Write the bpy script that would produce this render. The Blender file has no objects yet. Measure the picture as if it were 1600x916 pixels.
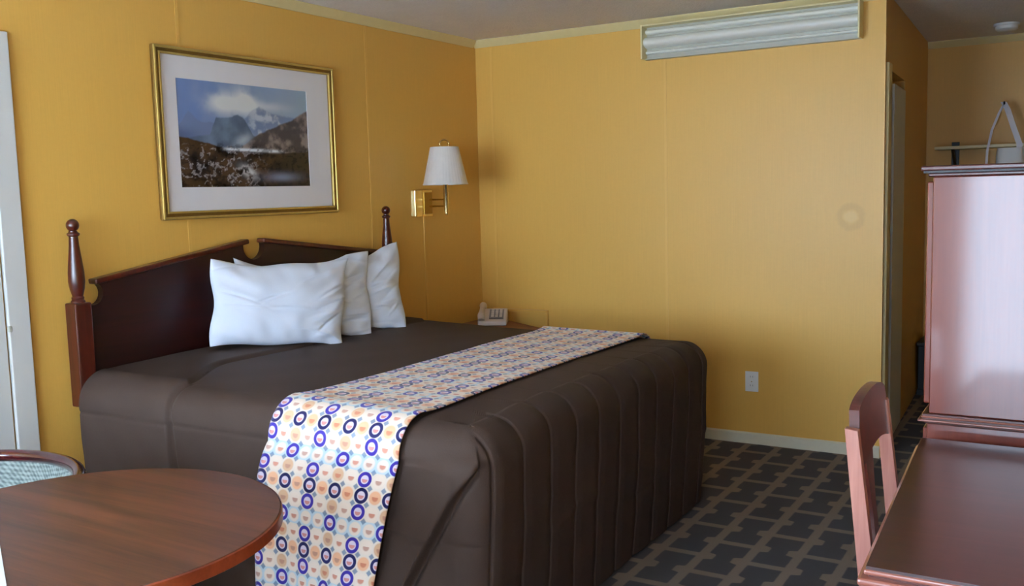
import bpy, math, random
import numpy as np
from mathutils import Vector, Matrix

random.seed(7); np.random.seed(7)
PI = math.pi
scene = bpy.context.scene
col = scene.collection

# ------------------------------------------------------------------ camera
F_PX, YAW, PITCH, ROLL = 1491.34, 0.5479, 0.1051, -0.0265
CAM = Vector((3.4445, -5.2681, 1.4661))
cy_, sy_ = math.cos(YAW), math.sin(YAW)
fwd = Vector((-sy_ * math.cos(PITCH), cy_ * math.cos(PITCH), -math.sin(PITCH)))
right0 = Vector((cy_, sy_, 0)); up0 = right0.cross(fwd)
c_, s_ = math.cos(ROLL), math.sin(ROLL)
rgt = c_ * right0 + s_ * up0; upv = -s_ * right0 + c_ * up0
cd = bpy.data.cameras.new('camera'); co = bpy.data.objects.new('camera', cd); col.objects.link(co)
cd.sensor_fit = 'HORIZONTAL'; cd.sensor_width = 36.0; cd.lens = F_PX / 1600.0 * 36.0
cd.clip_start = 0.05
m = Matrix((rgt, upv, -fwd)).transposed().to_4x4(); m.translation = CAM
co.matrix_world = m
scene.camera = co

# ------------------------------------------------------------------ world, daylight, exposure
w = bpy.data.worlds.new('world'); scene.world = w; w.use_nodes = True
bg = w.node_tree.nodes['Background']; bg.inputs[0].default_value = (0.72, 0.84, 1.0, 1); bg.inputs[1].default_value = 1.5
def area(name, loc, rot, sx, sy, power, color):
    l = bpy.data.lights.new(name, 'AREA'); l.shape = 'RECTANGLE'; l.size = sx; l.size_y = sy
    l.energy = power; l.color = color
    o = bpy.data.objects.new(name, l); col.objects.link(o); o.location = loc; o.rotation_euler = rot
    return o
# daylight through the front window and the open doorway (front wall, y = -5.95)
area('window_daylight', (1.15, -6.10, 1.42), (PI/2+.10, 0, 0), 1.95, 1.30, 205, (0.58, 0.77, 1.0))
area('doorway_daylight', (3.20, -6.15, 1.05), (PI/2, 0, 0), 0.85, 1.95, 66, (0.58, 0.77, 1.0))
scene.view_settings.view_transform = 'Standard'; scene.view_settings.look = 'None'
scene.view_settings.exposure = 0.06; scene.view_settings.gamma = 1.0
scene.view_settings.use_curve_mapping = False

# ------------------------------------------------------------------ materials
def srgb(r, g, b):
    f = lambda c: (c/255/12.92 if c/255 <= .04045 else ((c/255+.055)/1.055)**2.4)
    return (f(r), f(g), f(b), 1)
class NT:
    """tiny node-graph helper"""
    def __init__(s, name):
        s.m = bpy.data.materials.new(name); s.m.use_nodes = True
        s.t = s.m.node_tree; s.n = s.t.nodes; s.b = s.n['Principled BSDF']
    def add(s, typ, **kw):
        n = s.n.new(typ)
        for k, v in kw.items(): setattr(n, k, v)
        return n
    def link(s, a, b): s.t.links.new(a, b)
    def put(s, sock, v):
        if isinstance(v, bpy.types.NodeSocket): s.link(v, sock)
        else: sock.default_value = v
    def math(s, op, a, b=0.0, c=0.0):
        n = s.add('ShaderNodeMath', operation=op); s.put(n.inputs[0], a); s.put(n.inputs[1], b); s.put(n.inputs[2], c); return n.outputs[0]
    def mix(s, f, a, b, mode='MIX'):
        n = s.add('ShaderNodeMix', data_type='RGBA', blend_type=mode); s.put(n.inputs[0], f); s.put(n.inputs[6], a); s.put(n.inputs[7], b); return n.outputs[2]
    def coord(s, kind='Object'): return s.add('ShaderNodeTexCoord').outputs[kind]
    def mapping(s, vec, scale=(1,1,1), rot=(0,0,0), loc=(0,0,0)):
        n = s.add('ShaderNodeMapping'); s.link(vec, n.inputs[0]); n.inputs[1].default_value = loc; n.inputs[2].default_value = rot; n.inputs[3].default_value = scale; return n.outputs[0]
    def noise(s, vec, scale=5, detail=3, rough=.5, dist=0):
        n = s.add('ShaderNodeTexNoise'); s.link(vec, n.inputs['Vector']); n.inputs['Scale'].default_value = scale
        n.inputs['Detail'].default_value = detail; n.inputs['Roughness'].default_value = rough; n.inputs['Distortion'].default_value = dist; return n.outputs[0]
    def sep(s, vec):
        n = s.add('ShaderNodeSeparateXYZ'); s.link(vec, n.inputs[0]); return n.outputs
    def smooth(s, v, a, b):
        n = s.add('ShaderNodeMapRange', interpolation_type='SMOOTHSTEP'); s.put(n.inputs[0], v); n.inputs[1].default_value = a; n.inputs[2].default_value = b; return n.outputs[0]
    def bump(s, h, strength=.3, dist=.01):
        n = s.add('ShaderNodeBump'); n.inputs['Strength'].default_value = strength; n.inputs['Distance'].default_value = dist
        s.link(h, n.inputs['Height']); s.link(n.outputs[0], s.b.inputs['Normal'])
    def setp(s, **kw):
        names = dict(color='Base Color', rough='Roughness', metal='Metallic', coat='Coat Weight', coat_rough='Coat Roughness', spec='Specular IOR Level',
                     sheen='Sheen Weight', sheen_rough='Sheen Roughness', trans='Transmission Weight', sub='Subsurface Weight')
        for k, v in kw.items(): s.put(s.b.inputs[names[k]], v)
        return s.m
M = {}
def plain(name, c, rough=.5, var=.06, scale=30, metal=0, coat=0, spec=.5, bump=0):
    t = NT(name); n = t.noise(t.coord(), scale, 3)
    lo = tuple(x*(1-var) for x in c[:3])+(1,); hi = tuple(min(1, x*(1+var)) for x in c[:3])+(1,)
    t.setp(color=t.mix(n, lo, hi), rough=rough, metal=metal, coat=coat, spec=spec)
    if bump: t.bump(n, bump, .002)
    M[name] = t.m; return t.m
def wall_mat(name, c, stain=False):
    t = NT(name); v = t.coord()
    n1 = t.noise(t.mapping(v, (240, 240, 3.5)), 1, 3, .6)           # fine vertical vinyl weave
    n2 = t.noise(t.mapping(v, (40, 40, 60)), 1, 2, .5)
    n3 = t.noise(v, 1.3, 2)
    a = tuple(x*.86 for x in c[:3])+(1,); b = tuple(min(1, x*1.10) for x in c[:3])+(1,)
    cc = t.mix(t.math('ADD', t.math('MULTIPLY', n1, .55), t.math('ADD', t.math('MULTIPLY', n2, .2), t.math('MULTIPLY', n3, .25))), a, b)
    if stain:                                                        # old round patch rubbed into the vinyl
        x, y, z = t.sep(v)
        d = t.math('SQRT', t.math('ADD', t.math('POWER', t.math('SUBTRACT', x, 2.345), 2), t.math('POWER', t.math('SUBTRACT', z, 1.29), 2)))
        d = t.math('ADD', d, t.math('MULTIPLY', t.math('SUBTRACT', t.noise(v, 22, 2), .5), .03))
        ring = t.math('SUBTRACT', 1, t.smooth(t.math('ABSOLUTE', t.math('SUBTRACT', d, .056)), .006, .028))
        cc = t.mix(t.math('MULTIPLY', ring, .17), cc, srgb(150, 116, 62))
        core = t.math('SUBTRACT', 1, t.smooth(d, .02, .045))
        cc = t.mix(t.math('MULTIPLY', core, .25), cc, srgb(222, 196, 130))
    t.setp(color=cc, rough=.42, spec=.42)
    t.bump(n1, .12, .002); M[name] = t.m; return t.m
WALL = srgb(220, 169, 80)
wall_mat('wall_vinyl', WALL); wall_mat('wall_vinyl_patch', WALL, True)
plain('trim_cream', srgb(216, 196, 140), .45, .04)
plain('trim_batten', srgb(222, 172, 83), .42, .03)
plain('base_cream', srgb(214, 206, 180), .45, .05)
plain('white_paint', srgb(214, 214, 210), .45, .03, 6)
plain('white_plastic', srgb(225, 225, 222), .35, .02)
plain('dark_slot', srgb(40, 36, 34), .6)
def ceil_mat():
    t = NT('ceiling_texture'); v = t.coord(); n = t.noise(v, 70, 4, .7); n2 = t.noise(v, 9, 3)
    t.setp(color=t.mix(t.math('ADD', t.math('MULTIPLY', n, .7), t.math('MULTIPLY', n2, .3)), srgb(218, 210, 202), srgb(246, 241, 236)), rough=.9, spec=.1)
    t.bump(n, .7, .01); M['ceiling'] = t.m
ceil_mat()
def carpet_mat():
    t = NT('carpet_bows'); v = t.coord(); x, y, z = t.sep(v)
    wob = t.math('MULTIPLY', t.math('SUBTRACT', t.noise(v, 60, 2), .5), .006)
    PX, PY = .172, .345
    cx = t.math('DIVIDE', t.math('SUBTRACT', t.math('ADD', x, wob), 1.975), PX)
    ix = t.math('FLOOR', cx); u = t.math('ABSOLUTE', t.math('SUBTRACT', t.math('SUBTRACT', cx, ix), .5))       # 0 centre .. .5 edge
    odd = t.math('MULTIPLY', t.math('FLOORED_MODULO', ix, 2), .5)
    cyy = t.math('ADD', t.math('DIVIDE', t.math('ADD', t.math('ADD', y, wob), .006), PY), odd)
    vv = t.math('ABSOLUTE', t.math('SUBTRACT', t.math('FRACT', cyy), .5))                                       # 0 waist .. .5 gap
    halfw = t.math('ADD', .20, t.math('MULTIPLY', t.smooth(vv, .07, .115), .185))
    inx = t.math('SUBTRACT', 1, t.smooth(t.math('SUBTRACT', u, halfw), -.02, .03))
    iny = t.math('SUBTRACT', 1, t.smooth(vv, .432, .455))
    bow = t.math('MULTIPLY', inx, iny)
    pile = t.noise(v, 320, 3, .7); big = t.noise(v, 3, 2)
    light = t.mix(pile, srgb(98, 80, 64), srgb(148, 126, 102)); dark = t.mix(pile, srgb(24, 21, 24), srgb(60, 52, 54))
    c = t.mix(bow, light, dark); c = t.mix(t.math('MULTIPLY', big, .25), c, srgb(70, 58, 48))
    t.setp(color=c, rough=.95, spec=.08, sheen=.15); t.bump(pile, .7, .006); M['carpet'] = t.m
carpet_mat()
def wood(name, dark, light, axis='x', scale=1.0, rough=.3, coat=.0, coat_rough=.15, contrast=1.0, spec=.5, coat_ior=1.5):
    t = NT(name); v = t.coord()
    sc = {'x': (1.4, 22, 22), 'y': (22, 1.4, 22), 'z': (22, 22, 1.4)}[axis]
    n1 = t.noise(t.mapping(v, tuple(k*scale for k in sc)), 1, 4, .6, .6)
    sc2 = {'x': (5, 150, 150), 'y': (150, 5, 150), 'z': (150, 150, 5)}[axis]
    n2 = t.noise(t.mapping(v, sc2), 1, 2)
    f = t.smooth(t.math('ADD', t.math('MULTIPLY', n1, .8), t.math('MULTIPLY', n2, .2)), .5-.25/contrast, .5+.25/contrast)
    t.setp(color=t.mix(f, dark, light), rough=rough, coat=coat, coat_rough=coat_rough, spec=spec)
    t.b.inputs['Coat IOR'].default_value = coat_ior
    t.bump(n2, .03, .001); M[name] = t.m
wood('cherry_headboard', srgb(30, 6, 4), srgb(50, 12, 8), 'y', 1, .42, .08, .25)
wood('cherry_post', srgb(50, 12, 6), srgb(88, 28, 12), 'z', 1, .32, .3, .18)
wood('cherry_desk', srgb(42, 15, 17), srgb(64, 26, 26), 'x', .8, .34, 1.0, .2, coat_ior=1.9)
wood('cherry_trim', srgb(60, 20, 14), srgb(92, 36, 26), 'x', .8, .34, .5, .2)
wood('cherry_panel', srgb(100, 36, 20), srgb(122, 50, 28), 'z', .5, .45, 1.0, .10, coat_ior=1.55)
wood('cherry_chair', srgb(150, 92, 80), srgb(192, 136, 120), 'z', .8, .28, .5, .18)  # paler than the crest: window light on the stiles and wear put into the colour
wood('cherry_bead', srgb(122, 66, 52), srgb(160, 98, 82), 'x', .8, .3, .7, .15)  # worn edges, with the highlight along the bead also put into the base colour
wood('walnut_top', srgb(46, 24, 16), srgb(104, 58, 38), 'x', .55, .42, .08, .3, 1.25)
wood('edge_band', srgb(110, 44, 22), srgb(150, 68, 36), 'x', .6, .35, .2)
wood('mahogany_rim', srgb(40, 6, 10), srgb(74, 14, 18), 'x', 1, .2, .6, .1)
wood('night_wood', srgb(96, 50, 24), srgb(136, 76, 40), 'x', 1, .55, .0)
plain('brass', srgb(236, 214, 158), .24, .04, metal=1)
plain('brass_dark', srgb(150, 116, 52), .3, .05, metal=1)
plain('gold_frame', srgb(132, 102, 46), .42, .2, 60, metal=.7)
plain('gold_light', srgb(206, 178, 100), .34, .12, 60, metal=.7)
plain('mat_board', srgb(232, 230, 234), .6, .01)
plain('shade_fabric', srgb(226, 218, 210), .8, .03)
plain('phone_plastic', srgb(204, 190, 180), .4, .03)
plain('phone_grey', srgb(120, 112, 112), .45, .05)
plain('fixture_cream', srgb(224, 208, 156), .4, .03)
plain('diffuser', srgb(244, 244, 234), .3, .01, 4)
plain('reflector', srgb(184, 182, 168), .35, .04)
plain('black_metal', srgb(22, 20, 20), .4, .05)
plain('dark_chest', srgb(30, 27, 30), .45, .1)
plain('mattress_white', srgb(220, 216, 205), .8, .02)
plain('strap_plastic', srgb(216, 206, 204), .35, .04)
plain('paper', srgb(232, 236, 242), .5, .01)
def cloth(name, a, b, scale=260, rough=.8, sheen=.2, bump=.25, dist=.0015):
    t = NT(name); v = t.coord(); n = t.noise(t.mapping(v, (1, 1, 1)), scale, 2); n2 = t.noise(v, 4, 3)
    t.setp(color=t.mix(t.math('ADD', t.math('MULTIPLY', n, .5), t.math('MULTIPLY', n2, .5)), a, b), rough=rough, sheen=sheen, spec=.25)
    t.bump(n, bump, dist); M[name] = t.m
cloth('brown_quilt', srgb(56, 42, 35), srgb(73, 57, 49), 300, .72, .0)
cloth('pillow_cotton', srgb(222, 231, 248), srgb(232, 239, 252), 200, .85, .1, .1)
def weave_mat():
    t = NT('woven_upholstery'); v = t.coord()
    n = t.noise(t.mapping(v, (50, 50, 110)), 1, 2); x, y, z = t.sep(v)
    wv = t.math('MULTIPLY', t.math('SINE', t.math('MULTIPLY', t.math('ADD', z, t.math('MULTIPLY', x, .5)), 420)), t.math('SINE', t.math('MULTIPLY', t.math('SUBTRACT', x, y), 300)))
    f = t.smooth(t.math('ADD', t.math('MULTIPLY', wv, .3), n), .1, .9)
    t.setp(color=t.mix(f, srgb(74, 84, 82), srgb(132, 140, 134)), rough=.9); t.bump(f, .4, .003); M['weave'] = t.m
weave_mat()
def runner_mat():
    t = NT('runner_print'); uv = t.coord('UV'); u0, v0, _ = t.sep(uv)
    P = .0545
    u = t.math('DIVIDE', u0, P); v = t.math('DIVIDE', v0, P)
    iu = t.math('FLOOR', u); iv = t.math('FLOOR', v)
    fu = t.math('SUBTRACT', t.math('SUBTRACT', u, iu), .5); fv = t.math('SUBTRACT', t.math('SUBTRACT', v, iv), .5)
    r = t.math('SQRT', t.math('ADD', t.math('MULTIPLY', fu, fu), t.math('MULTIPLY', fv, fv)))
    mod = lambda a, b: t.math('FLOORED_MODULO', a, b)
    eq = lambda a, k: t.math('COMPARE', a, float(k), .1)
    c4 = mod(iu, 4)
    chain = t.math('MULTIPLY', eq(c4, 0), t.math('LESS_THAN', mod(iv, 4), 2.5))
    iso = t.math('MULTIPLY', eq(c4, 2), eq(mod(iv, 2), 1))
    isring = t.math('MAXIMUM', chain, iso)
    wn = t.add('ShaderNodeTexWhiteNoise', noise_dimensions='2D')
    cmb = t.add('ShaderNodeCombineXYZ'); t.link(iu, cmb.inputs[0]); t.link(iv, cmb.inputs[1]); t.link(cmb.outputs[0], wn.inputs['Vector'])
    rnd = wn.outputs['Value']
    edge = lambda R, s=.03: t.math('SUBTRACT', 1, t.smooth(r, R-s, R+s))
    # ground: pale cream with sky-blue rows and small teal lozenges at the crossings
    r4 = mod(iv, 4)
    base = t.mix(eq(r4, 3), srgb(234, 220, 206), srgb(194, 212, 222))
    loz = t.math('SUBTRACT', 1, t.smooth(t.math('ADD', t.math('SUBTRACT', .5, t.math('ABSOLUTE', fu)), t.math('SUBTRACT', .5, t.math('ABSOLUTE', fv))), .14, .26))
    base = t.mix(t.math('MULTIPLY', loz, .8), base, srgb(84, 116, 150))
    # plain discs: cream and peach rows, sand in every fourth column
    disc = t.mix(eq(r4, 1), srgb(240, 222, 206), srgb(234, 172, 128))
    disc = t.mix(eq(c4, 2), disc, srgb(214, 168, 128))
    c = t.mix(t.math('MULTIPLY', edge(.42, .06), .9), base, disc)
    dot = t.mix(t.math('LESS_THAN', rnd, .5), srgb(196, 106, 76), srgb(184, 128, 108))
    half = t.math('MULTIPLY', edge(.22, .06), t.math('LESS_THAN', fv, .05))
    c = t.mix(t.math('MULTIPLY', half, .8), c, dot)
    # rings
    rc = t.mix(eq(r4, 1), srgb(52, 34, 148), srgb(16, 18, 82))
    ring = t.mix(edge(.49), base, rc)
    ring = t.mix(edge(.275), ring, srgb(226, 212, 226))
    ring = t.mix(t.math('MULTIPLY', edge(.20), t.math('LESS_THAN', fv, .02)), ring, srgb(208, 138, 132))
    c = t.mix(isring, c, ring)
    t.setp(color=c, rough=.6, sheen=.15, spec=.3); M['runner'] = t.m
runner_mat()
def vcol_mat():
    t = NT('landscape_print'); n = t.add('ShaderNodeVertexColor', layer_name='paint'); t.setp(color=n.outputs[0], rough=.25, spec=.3); M['print'] = t.m
vcol_mat()
def glass_mat():
    t = NT('window_glass'); t.setp(color=(1, 1, 1, 1), rough=.0, trans=1.0); t.b.inputs['IOR'].default_value = 1.05; M['glass'] = t.m
glass_mat()

# ------------------------------------------------------------------ geometry helpers
ORG = {}
class MB:
    def __init__(s): s.v = []; s.f = []
    def box(s, x0, x1, y0, y1, z0, z1):
        i = len(s.v)
        s.v += [(x0,y0,z0),(x1,y0,z0),(x1,y1,z0),(x0,y1,z0),(x0,y0,z1),(x1,y0,z1),(x1,y1,z1),(x0,y1,z1)]
        s.f += [tuple(i+k for k in q) for q in ((0,3,2,1),(4,5,6,7),(0,1,5,4),(1,2,6,5),(2,3,7,6),(3,0,4,7))]
        return s
    def prism(s, poly, a, b, axis='z'):
        """extrude a 2-D polygon: axis z -> poly (x,y); axis x -> poly (y,z); axis y -> poly (x,z)"""
        i = len(s.v); n = len(poly)
        def P(p, h):
            return {'z': (p[0], p[1], h), 'x': (h, p[0], p[1]), 'y': (p[0], h, p[1])}[axis]
        s.v += [P(p, a) for p in poly] + [P(p, b) for p in poly]
        s.f.append(tuple(i+k for k in range(n))[::-1]); s.f.append(tuple(i+n+k for k in range(n)))
        for k in range(n): s.f.append((i+k, i+(k+1) % n, i+n+(k+1) % n, i+n+k))
        return s
    def lathe(s, prof, cx=0, cy=0, seg=32, ripple=0, nr=0, cap=True):
        i = len(s.v)
        for (r, z) in prof:
            for k in range(seg):
                a = 2*PI*k/seg; rr = r*(1+ripple*math.cos(nr*a)) if ripple else r
                s.v.append((cx+rr*math.cos(a), cy+rr*math.sin(a), z))
        for j in range(len(prof)-1):
            for k in range(seg):
                a, b = i+j*seg+k, i+j*seg+(k+1) % seg
                s.f.append((a, b, b+seg, a+seg))
        if cap:
            s.f.append(tuple(i+k for k in range(seg))[::-1]); L = i+(len(prof)-1)*seg; s.f.append(tuple(L+k for k in range(seg)))
        return s
    def tube(s, pts, r, seg=10, closed=False):
        pts = [Vector(p) for p in pts]; n = len(pts); i = len(s.v); prev = None
        for k, p in enumerate(pts):
            t = (pts[(k+1) % n]-pts[k-1]) if closed else (pts[min(k+1, n-1)]-pts[max(k-1, 0)])
            t.normalize()
            if prev is None:
                a = Vector((0,0,1)) if abs(t.z) < .9 else Vector((1,0,0)); u = t.cross(a).normalized()
            else: u = (prev - t*prev.dot(t)).normalized()
            prev = u; w_ = t.cross(u); rr = r[k] if isinstance(r, (list, tuple)) else r
            for q in range(seg):
                an = 2*PI*q/seg; s.v.append(tuple(p+(u*math.cos(an)+w_*math.sin(an))*rr))
        for k in range(n if closed else n-1):
            for q in range(seg):
                a, b = i+k*seg+q, i+k*seg+(q+1) % seg; c, d = i+((k+1) % n)*seg+q, i+((k+1) % n)*seg+(q+1) % seg
                s.f.append((a, b, d, c))
        if not closed:
            s.f.append(tuple(i+q for q in range(seg))[::-1]); s.f.append(tuple(i+(n-1)*seg+q for q in range(seg)))
        return s
    def bar(s, p0, p1, wx, wy, up=(0,0,1)):
        """rectangular bar between two points; wx across, wy along 'up'-ish"""
        p0, p1 = Vector(p0), Vector(p1); t = (p1-p0).normalized(); a = t.cross(Vector(up)).normalized(); b = a.cross(t)
        i = len(s.v)
        for p in (p0, p1):
            for (q, r) in ((-1,-1),(1,-1),(1,1),(-1,1)): s.v.append(tuple(p+a*q*wx/2+b*r*wy/2))
        s.f += [tuple(i+k for k in q) for q in ((0,3,2,1),(4,5,6,7),(0,1,5,4),(1,2,6,5),(2,3,7,6),(3,0,4,7))]
        return s
    def grid(s, P, close_u=False):
        """P: array (nu, nv, 3)"""
        i = len(s.v); nu, nv = P.shape[:2]; s.v += [tuple(p) for p in P.reshape(-1, 3)]
        for a in range(nu if close_u else nu-1):
            b = (a+1) % nu
            for c in range(nv-1): s.f.append((i+a*nv+c, i+b*nv+c, i+b*nv+c+1, i+a*nv+c+1))
        return s
    def build(s, name, mat, parent=None, smooth=False, bevel=0, seg=2, recalc=True, local=False):
        o0 = Vector((0,0,0))
        if parent is not None and not local: o0 = ORG[parent.name]
        me = bpy.data.meshes.new(name)
        me.from_pydata([tuple(Vector(v)-o0) for v in s.v], [], s.f)
        if recalc:
            import bmesh
            bm = bmesh.new(); bm.from_mesh(me); bmesh.ops.recalc_face_normals(bm, faces=bm.faces); bm.to_mesh(me); bm.free()
        me.materials.append(M[mat] if isinstance(mat, str) else mat)
        o = bpy.data.objects.new(name, me); col.objects.link(o); ORG[o.name] = o0
        if parent is not None: o.parent = parent
        if bevel:
            md = o.modifiers.new('bevel', 'BEVEL'); md.width = bevel; md.segments = seg; md.limit_method = 'ANGLE'; md.angle_limit = .6
        if smooth:
            for p in me.polygons: p.use_smooth = True
            if smooth == 'auto':
                me.set_sharp_from_angle(angle=.7)
        return o
def tag(o, label, cat, group=None):
    o['label'] = label; o['category'] = cat
    if group: o['group'] = group
    return o
def thing(name, label, cat, loc, group=None):
    o = bpy.data.objects.new(name, None); col.objects.link(o); o.location = loc; o.empty_display_size = .1
    ORG[o.name] = Vector(loc); return tag(o, label, cat, group)
def struct(o, label=None):
    o['kind'] = 'structure'
    if label: o['label'] = label
    return o

# ------------------------------------------------------------------ the room
H = 2.44; YB = -5.95; XR = 3.78; YH = 2.17; XH0, XH1 = 2.507, 2.408
b = MB().prism([(-.1, YB-.1), (XR+.1, YB-.1), (XR+.1, YH+.1), (-.1, YH+.1)], -.06, 0)
struct(b.build('floor', 'carpet'), 'brown carpet with rows of dark bow shapes')
b = MB().prism([(-.1, YB-.1), (XR+.1, YB-.1), (XR+.1, YH+.1), (-.1, YH+.1)], H, H+.08)
struct(b.build('ceiling', 'ceiling'), 'grey beige textured ceiling')
struct(MB().box(-.1, 0, YB-.1, 0, 0, H).build('wall_left', 'wall_vinyl'), 'mustard yellow vinyl wall behind the headboard')
# back wall block ends at the hallway corner; its far face is the hallway's left wall, with the doorway recess cut out
def hx(y): return XH0+(XH1-XH0)*y/YH
b = MB().box(-.1, 2.30, 0, .1, 0, H)
DY0, DY1, DZ = .17, .86, 2.06
b.prism([(2.30, 0), (XH0, 0), (hx(DY0), DY0), (2.30, DY0)], 0, H)
b.prism([(2.30, DY1), (hx(DY1), DY1), (hx(YH), YH), (2.30, YH)], 0, H)
b.prism([(2.30, DY0), (hx(DY0), DY0), (hx(DY1), DY1), (2.30, DY1)], DZ, H)
b.box(2.26, 2.30, 0.1, YH, 0, H)
struct(b.build('wall_back', 'wall_vinyl_patch'), 'bright mustard yellow vinyl wall with ceiling light')
struct(MB().box(2.26, XR+.1, YH, YH+.1, 0, H).build('wall_hall', 'wall_vinyl'), 'yellow wall at the end of the hallway')
struct(MB().box(XR, XR+.1, YB-.1, YH, 0, H).build('wall_right', 'wall_vinyl'))
b = MB()
WX0, WX1, WZ0, WZ1, PX0, PX1, PZ = .17, 2.13, .78, 2.06, 2.76, 3.64, 2.04
for a in ((-.1, WX0, 0, H), (WX0, WX1, 0, WZ0), (WX0, WX1, WZ1, H), (WX1, PX0, 0, H), (PX0, PX1, PZ, H), (PX1, XR+.1, 0, H)):
    b.box(a[0], a[1], YB-.1, YB, a[2], a[3])
struct(b.build('wall_front', 'wall_vinyl'))
# front window behind the camera
win = struct(MB().box(WX0, WX0+.05, YB-.08, YB-.02, WZ0, WZ1).box(WX1-.05, WX1, YB-.08, YB-.02, WZ0, WZ1).box(WX0+.05, WX1-.05, YB-.08, YB-.02, WZ0, WZ0+.05)
    .box(WX0+.05, WX1-.05, YB-.08, YB-.02, WZ1-.05, WZ1).box(1.125, 1.175, YB-.08, YB-.02, WZ0+.05, WZ1-.05).build('window_1', 'white_paint'))
for (xa, xb) in ((WX0+.05, 1.125), (1.175, WX1-.05)):
    MB().box(xa, xb, YB-.053, YB-.047, WZ0+.05, WZ1-.05).build('pane', 'glass', win)
# crown moulding, baseboards, battens
crown = lambda s: [(0, 0), (0, -.045), (s*.008, -.045), (s*.014, -.036), (s*.03, -.012), (s*.034, -.004), (s*.034, 0)]
struct(MB().prism([(x, H+z) for x, z in crown(1)], YB, -.034, 'y').build('trim_1', 'trim_cream'), 'cream crown moulding above the headboard wall')
struct(MB().prism([(y, H+z) for y, z in crown(-1)], 0, XH0, 'x').build('trim_2', 'trim_cream'), 'cream crown moulding above the back wall')
struct(MB().prism([(YH+y, H+z) for y, z in crown(-1)], XH1, XR, 'x').build('trim_3', 'trim_cream'), 'cream crown moulding at the hallway end')
basep = [(0, 0), (0, .064), (-.006, .064), (-.012, .056), (-.013, 0)]
struct(MB().prism(basep, 0, XH0+.0, 'x').build('baseboard_back', 'base_cream'), 'cream baseboard along the back wall')
struct(MB().prism([(-y, z) for y, z in basep], -3.16, -.013, 'y').build('baseboard_left', 'base_cream'))
struct(MB().prism([(YH+y, z) for y, z in basep], XH1+.01, XR, 'x').build('baseboard_hall', 'base_cream'))
n = 4
for y in (-1.10, -2.37):
    struct(MB().box(0, .002, y-.008, y+.008, 0, H-.045).build('trim_%d' % n, 'trim_batten'), 'thin yellow batten over a wall panel joint'); n += 1
for x in (.118, 1.304):
    struct(MB().box(x-.008, x+.008, -.002, 0, .064, H-.045).build('trim_%d' % n, 'trim_batten'), 'thin yellow batten over a wall panel joint'); n += 1
struct(MB().box(XH0-.004, XH0+.003, -.004, .02, .0, H).build('trim_%d' % n, 'trim_batten'), 'corner bead where the back wall meets the hallway'); n += 1
# connecting door at the left edge of the picture
d1 = struct(MB().box(0, .012, -4.06, -3.25, .01, 2.03).build('door_1', 'white_paint', bevel=.003), 'white connecting door at the left')
MB().box(0, .022, -3.243, -3.158, 0, 2.10).build('casing', 'white_paint', d1, bevel=.004)
MB().box(0, .022, -4.15, -4.067, 0, 2.10).build('casing', 'white_paint', d1, bevel=.004)
MB().box(0, .022, -4.067, -3.243, 2.037, 2.10).build('casing', 'white_paint', d1, bevel=.004)
for (z0, z1) in ((.2, .95), (1.1, 1.9)):
    for (ya, yb) in ((-3.62, -3.34), (-3.98, -3.7)):
        MB().box(.012, .017, ya, yb, z0, z1).build('door_panel', 'white_paint', d1, bevel=.004)
MB().box(.012, .0235, -3.246, -3.232, .998, 1.022).build('strike_plate', 'reflector', d1, bevel=.003)
# hallway door in the left hallway wall
d2 = struct(MB().prism([(hx(.34)-.035, .34), (hx(.34)+.006, .34), (hx(.84)+.006, .84), (hx(.84)-.035, .84)], .01, 2.0).build('door_2', 'white_paint'), 'pale hallway door beside the back wall')
MB().prism([(hx(.045), .045), (hx(.045)+.016, .045), (hx(.165)+.016, .165), (hx(.165), .165)], 0, 2.085).build('casing', 'trim_cream', d2, bevel=.003)

# ------------------------------------------------------------------ bed
YN, YF, XF, XH = -3.02, -1.06, 1.955, .10
RE, RC = .11, .10
YC = (YN+YF)/2
def top_z(x, y):
    t = np.clip((x-.1)/1.85, 0, 1)
    return .805-.034*t-.012*np.abs((y-YC)/.98)**3 + .004*np.sin(3.1*x+1.7*y)*np.sin(2.3*y+.6)
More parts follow.
